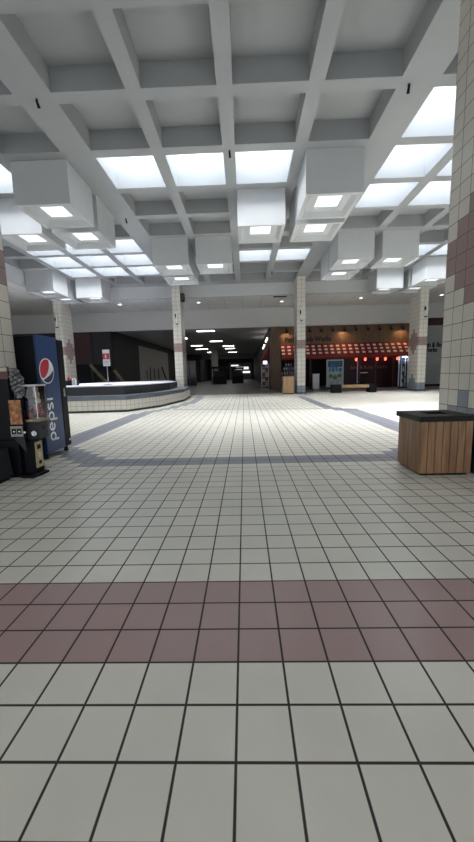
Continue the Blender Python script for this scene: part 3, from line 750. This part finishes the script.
MB().box(4.93, 5.37, 24.9, 25.3, .04, 1.10).build('body', WHITE, t, bevel=.01); MB().box(4.91, 5.39, 24.88, 25.32, 1.10, 1.14).build('cap', WHITE, t); MB().box(4.96, 5.34, 24.93, 25.27, 0, .04).build('plinth', DARK, t)
t = thing('poster_board', 'large framed pale blue poster board behind the bench', 'poster', (6.5, 25, 0))
MB().box(5.9, 7.12, 25.0, 25.08, .16, 2.12).build('frame', mat('poster_frame', (.38, .45, .48), .4), t)
PO = MB().box(5.98, 7.04, 24.985, 25.0, .3, 2.04).build('poster', mat('poster_pale', (.33, .42, .42), .5, noise=.25, nscale=5), t)
pm = MB(); pm.box(6.0, 7.02, 24.978, 24.985, 1.6, 2.02); pm.build('poster_sky', mat('poster_navy', (.02, .05, .09), .5), PO)
pm = MB()
for x, z, w_, h_ in ((6.08, 1.25, .12, .42), (6.26, 1.25, .2, .5), (6.52, 1.3, .16, .35), (6.76, 1.25, .22, .28), (6.1, 1.72, .8, .06), (6.1, 1.86, .85, .06)): pm.box(x, x + w_, 24.972, 24.979, z, z + h_)
pm.build('poster_shapes', mat('poster_blue', (.03, .14, .33), .5), PO)
pm = MB()
for x, z, r_ in ((6.2, .95, .14), (6.5, .85, .17), (6.82, .98, .15)): pm.cyl((x, 24.978, z), (x, 24.985, z), r_, n=16)
pm.build('poster_blobs', mat('poster_dark_green', (.10, .14, .10), .5), PO)
for x in (6.1, 6.9): MB().box(x - .05, x + .05, 24.85, 25.3, 0, .16).build('foot', DARK, t)
# bench
t = thing('bench', 'wooden bench with two black end blocks before the awning shop', 'bench', (6.5, 20.9, 0))
MB().box(5.8, 7.42, 20.7, 21.15, .28, .46).build('seat', wood_mat('bench_wood', (.30, .18, .09), (.46, .30, .16), .45, axis='X'), t, bevel=.01)
for xa, xb in ((5.22, 5.8), (7.42, 7.86)): MB().box(xa, xb, 20.68, 21.2, 0, .5).build('end_block', BLACK, t, bevel=.015)
# lit glass tower
t = thing('display_tower', 'tall lit display tower with white edges left of the far right column', 'display case', (11.1, 24.2, 0))
TX, TY = 10.85, 24.2
MB().box(TX - .02, TX + .52, TY, TY + .5, 0, .12).build('base', DARK, t)
fr = MB()
for x in (TX, TX + .44):
    for y in (TY + .02, TY + .42): fr.box(x, x + .06, y, y + .06, .12, 2.2)
fr.build('corner_posts', mat('tower_white', (.75, .8, .9), .4), t)
MB().box(TX, TX + .5, TY + .02, TY + .48, 2.2, 2.28).build('cap', DARK, t)
MB().box(TX + .06, TX + .44, TY + .44, TY + .46, .12, 2.2).build('back_panel', mat('tower_back', (.02, .03, .06), .3), t)
for z in (.65, 1.15, 1.7): MB().box(TX + .06, TX + .44, TY + .06, TY + .44, z, z + .02).build('shelf', mat('tower_shelf', (.3, .35, .42), .3), t)
MB().box(TX + .12, TX + .38, TY + .1, TY + .3, 2.12, 2.18).build('lamp', mat('tower_lamp', (.9, .95, 1), .4, emit=(.7, .82, 1), es=14), t)
for k, (x, z, h_) in enumerate(((.18, .14, .3), (.32, .14, .35), (.15, .67, .3), (.33, .67, .25), (.22, 1.17, .35), (.28, 1.72, .25))):
    o = MB().lathe((TX + x, TY + .2, z), [(.0001, 0), (.05, 0), (.055, h_ * .6), (.02, h_ * .75), (.02, h_), (.0001, h_)], 10).build('bottle', mat('tower_bottle_%d' % (k % 2), [(.55, .65, .8), (.15, .2, .35)][k % 2], .2))
    tag(o, ['pale', 'dark'][k % 2] + ' bottle on the %s shelf of the display tower' % ['bottom', 'bottom', 'second', 'second', 'third', 'top'][k], 'bottle', 'bottles in the display tower')

# grey wall at right with burgundy stripe and lettering
wall('wall_front_right', GREYWALL, [(12.3, 20, 26.05, 26.3, 0, ZH)])
wall('trim_5', mat('stripe_burgundy', (.055, .022, .025), .6), [(12.3, 20, 25.97, 26.0, 4.42, 4.95)])
wall('baseboard_right', BLACK, [(12.32, 20, 26.0, 26.05, 0, .16)])
t = thing('wall_sign', 'black two-line lettering on the grey wall right of the far column', 'sign', (13.9, 26.0, 2.8))
BM = mat('sign_black', (0, 0, 0))
text_mesh('upper_line', 'Bath & Body', .46, upright(13.08, 26.03, 2.88), BM, t, .02, sx=.78, offset=.012)
text_mesh('lower_line', 'Works', .46, upright(13.2, 26.03, 2.53), BM, t, .02, sx=.78, offset=.012)

# ------------------------------------------------------------------ concourse beyond
LN = ['wide ceiling light nearest the concourse mouth', 'second ceiling light along the concourse middle row', 'left ceiling light of the third pair', 'ceiling light just behind the left one of the third pair',
      'right ceiling light of the third row', 'right ceiling light of the fourth row', 'ceiling light in the fifth row at centre-left', 'far ceiling light of the sixth row', 'small ceiling light high beside the platform-end column', 'far ceiling light of the right row', 'farthest ceiling light at the concourse end']
for k, (x, y, w_) in enumerate(((-3.0, 27.9, 1.35), (-2.9, 36.7, 1.25), (-5.6, 41.6, 1.3), (-5.7, 47.5, 1.6), (-1.9, 43.3, 1.35), (-1.9, 47.5, 1.3), (-5.0, 54.4, 1.3), (-5.2, 64.7, 1.3), (-5.6, 33.0, .5), (-1.8, 56, 1.3), (-1.6, 66, 1.3))):
    t = thing('ceiling_light', LN[k] + ' of the dark concourse' if 'concourse' not in LN[k] else LN[k], 'ceiling light', (x, y, ZK), 'fluorescent panels of the concourse')
    MB().box(x - w_ / 2 - .04, x + w_ / 2 + .04, y - .34, y + .34, ZK - .03, ZK - .002).build('frame', WHITE, t)
    MB().box(x - w_ / 2, x + w_ / 2, y - .3, y + .3, ZK - .045, ZK - .03).build('diffuser', LAMP, t)
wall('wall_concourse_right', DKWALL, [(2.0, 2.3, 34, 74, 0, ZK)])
# glowing tubes stand in for side window reflections; side awning of the corner shop
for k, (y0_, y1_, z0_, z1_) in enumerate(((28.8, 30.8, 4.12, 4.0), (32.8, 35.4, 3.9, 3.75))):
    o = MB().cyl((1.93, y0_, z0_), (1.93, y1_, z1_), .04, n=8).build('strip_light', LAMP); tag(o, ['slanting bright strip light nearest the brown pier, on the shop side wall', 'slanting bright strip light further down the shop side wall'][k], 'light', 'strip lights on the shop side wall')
o = MB()
o.poly([(1.98, 28, 3.3), (1.98, 33.5, 3.3), (1.5, 33.5, 2.4), (1.5, 28, 2.4)]); o.poly([(1.98, 28, 3.3), (1.5, 28, 2.4), (1.98, 28, 2.4)]); o.poly([(1.98, 33.5, 3.3), (1.98, 33.5, 2.4), (1.5, 33.5, 2.4)])
o = o.build('side_awning', AW, bpy.data.objects['storefront'])
t = thing('merchandise_rack', 'tall white-framed rack with red goods left of the brown pier', 'rack', (1.6, 27, 0))
for x in (1.32, 1.85): MB().box(x, x + .04, 26.6, 27.1, .04, 2.0).build('upright', WHITE, t)
MB().box(1.28, 1.92, 26.55, 27.15, 0, .05).build('base', WHITE, t)
for k in range(5): MB().box(1.36, 1.85, 26.6, 27.1, .3 + k * .35, .33 + k * .35).build('shelf', WHITE, t)
for k in range(5):
    for j in range(2):
        o = MB().box(1.39 + j * .23, 1.59 + j * .23, 26.62, 26.95, .33 + k * .35, .55 + k * .35).build('goods_box', mat('goods_%d' % ((k + j) % 2), [(.22, .03, .04), (.45, .35, .38)][(k + j) % 2], .5))
        tag(o, '%s box on shelf %s of the rack by the pier' % (['red', 'pinkish'][(k + j) % 2], ['one from the floor', 'two', 'three', 'four', 'five, the topmost'][k]), 'box', 'boxes on the rack')
MB().box(1.45, 1.75, 26.56, 26.6, 1.98, 2.2).build('lit_header', mat('rack_header', (.8, .8, .95), .4, emit=(.7, .7, 1), es=3), t)
wall('wall_concourse_piers', mat('pale_pier', (.22, .22, .21), .7), [(-4.7, -3.8, 50, 50.6, 0, ZK), (-9.0, -8.4, 50, 50.6, 0, ZK)])
wall('wall_concourse_header', mat('pale_header', (.26, .26, .26), .7), [(-7.5, 2.0, 62, 62.3, 3.95, ZK)])
t = thing('glass_partition', 'dark glass partition with slim posts by the left concourse mouth', 'partition', (-6.8, 40, 0))
MB().box(-8.0, -5.6, 40.0, 40.04, .05, 2.9).build('glass', mat('partition_glass', (.012, .016, .026), .15), t)
for x in (-8.0, -7.2, -6.4, -5.65): MB().box(x, x + .08, 39.94, 40.1, 0, 2.95).build('post', mat('partition_post', (.07, .085, .12), .4), t)
# dark kiosks far down the concourse
for k, (x, y, w_, h_, lab) in enumerate(((-3.2, 44, 1.7, 2.0, 'dark kiosk booth at centre-left of the far concourse'), (-.9, 46, 1.5, 1.9, 'dark kiosk booth right of the other in the far concourse'))):
    t = thing('kiosk', lab, 'kiosk', (x, y, 0), 'kiosks in the concourse')
    MB().box(x - w_ / 2, x + w_ / 2, y, y + 1.5, 0, 1.0).build('counter', BLACK, t)
    for sx_ in (-1, 1): MB().box(x + sx_ * (w_ / 2 - .1) - .05, x + sx_ * (w_ / 2 - .1) + .05, y + .1, y + .2, 1.0, h_).build('post', BLACK, t)
    MB().box(x - w_ / 2 - .1, x + w_ / 2 + .1, y - .1, y + 1.6, h_, h_ + .25).build('canopy', BLACK, t)
    MB().box(x - w_ / 2 + .15, x + w_ / 2 - .15, y + .4, y + 1.2, 1.0, h_ - .3).build('display', DKWALL, t)
t = thing('lit_shopfront', 'lit shop front glimmering at the far end of the concourse', 'shop front', (-1, 73.8, 0))
MB().box(-3.2, 1.6, 73.8, 74, 0, 3.6).build('facade', mat('far_facade', (.2, .2, .2), .6), t)
for xa, xb, za, zb_, in ((-1.8, .9, 2.2, 2.7), (-.6, 1.2, 1.4, 1.8), (-2.8, -1.2, 2.9, 3.15)): MB().box(xa, xb, 73.75, 73.8, za, zb_).build('lit_window', mat('far_glow', (.9, .9, .9), .4, emit=(.95, .97, 1), es=.9), t)

# ------------------------------------------------------------------ camera
f, th_, yaw, roll, H = 342.72, .1371291, -.0248664, -.0257861, 1.2955
fw = Vector((math.sin(yaw) * math.cos(th_), math.cos(yaw) * math.cos(th_), -math.sin(th_)))
rt = Vector((math.cos(yaw), -math.sin(yaw), 0)); up = rt.cross(fw)
r2 = rt * math.cos(roll) + up * math.sin(roll); u2 = up * math.cos(roll) - rt * math.sin(roll)
cam = bpy.data.cameras.new('camera'); co = bpy.data.objects.new('camera', cam); C.objects.link(co)
M = Matrix((r2, u2, -fw)).transposed().to_4x4(); M.translation = (0, 0, H); co.matrix_world = M
cam.sensor_fit = 'VERTICAL'; cam.sensor_height = 36; cam.lens = f * 36 / 842; cam.clip_start = .05; cam.clip_end = 300
sc = bpy.context.scene; sc.camera = co
w = bpy.data.worlds.new('world'); sc.world = w; w.use_nodes = True
w.node_tree.nodes['Background'].inputs[0].default_value = (.95, .975, 1, 1); w.node_tree.nodes['Background'].inputs[1].default_value = 1.15
sc.view_settings.view_transform = 'Standard'; sc.view_settings.look = 'None'; sc.view_settings.exposure = .38; sc.view_settings.gamma = 1
sc.view_settings.use_curve_mapping = False
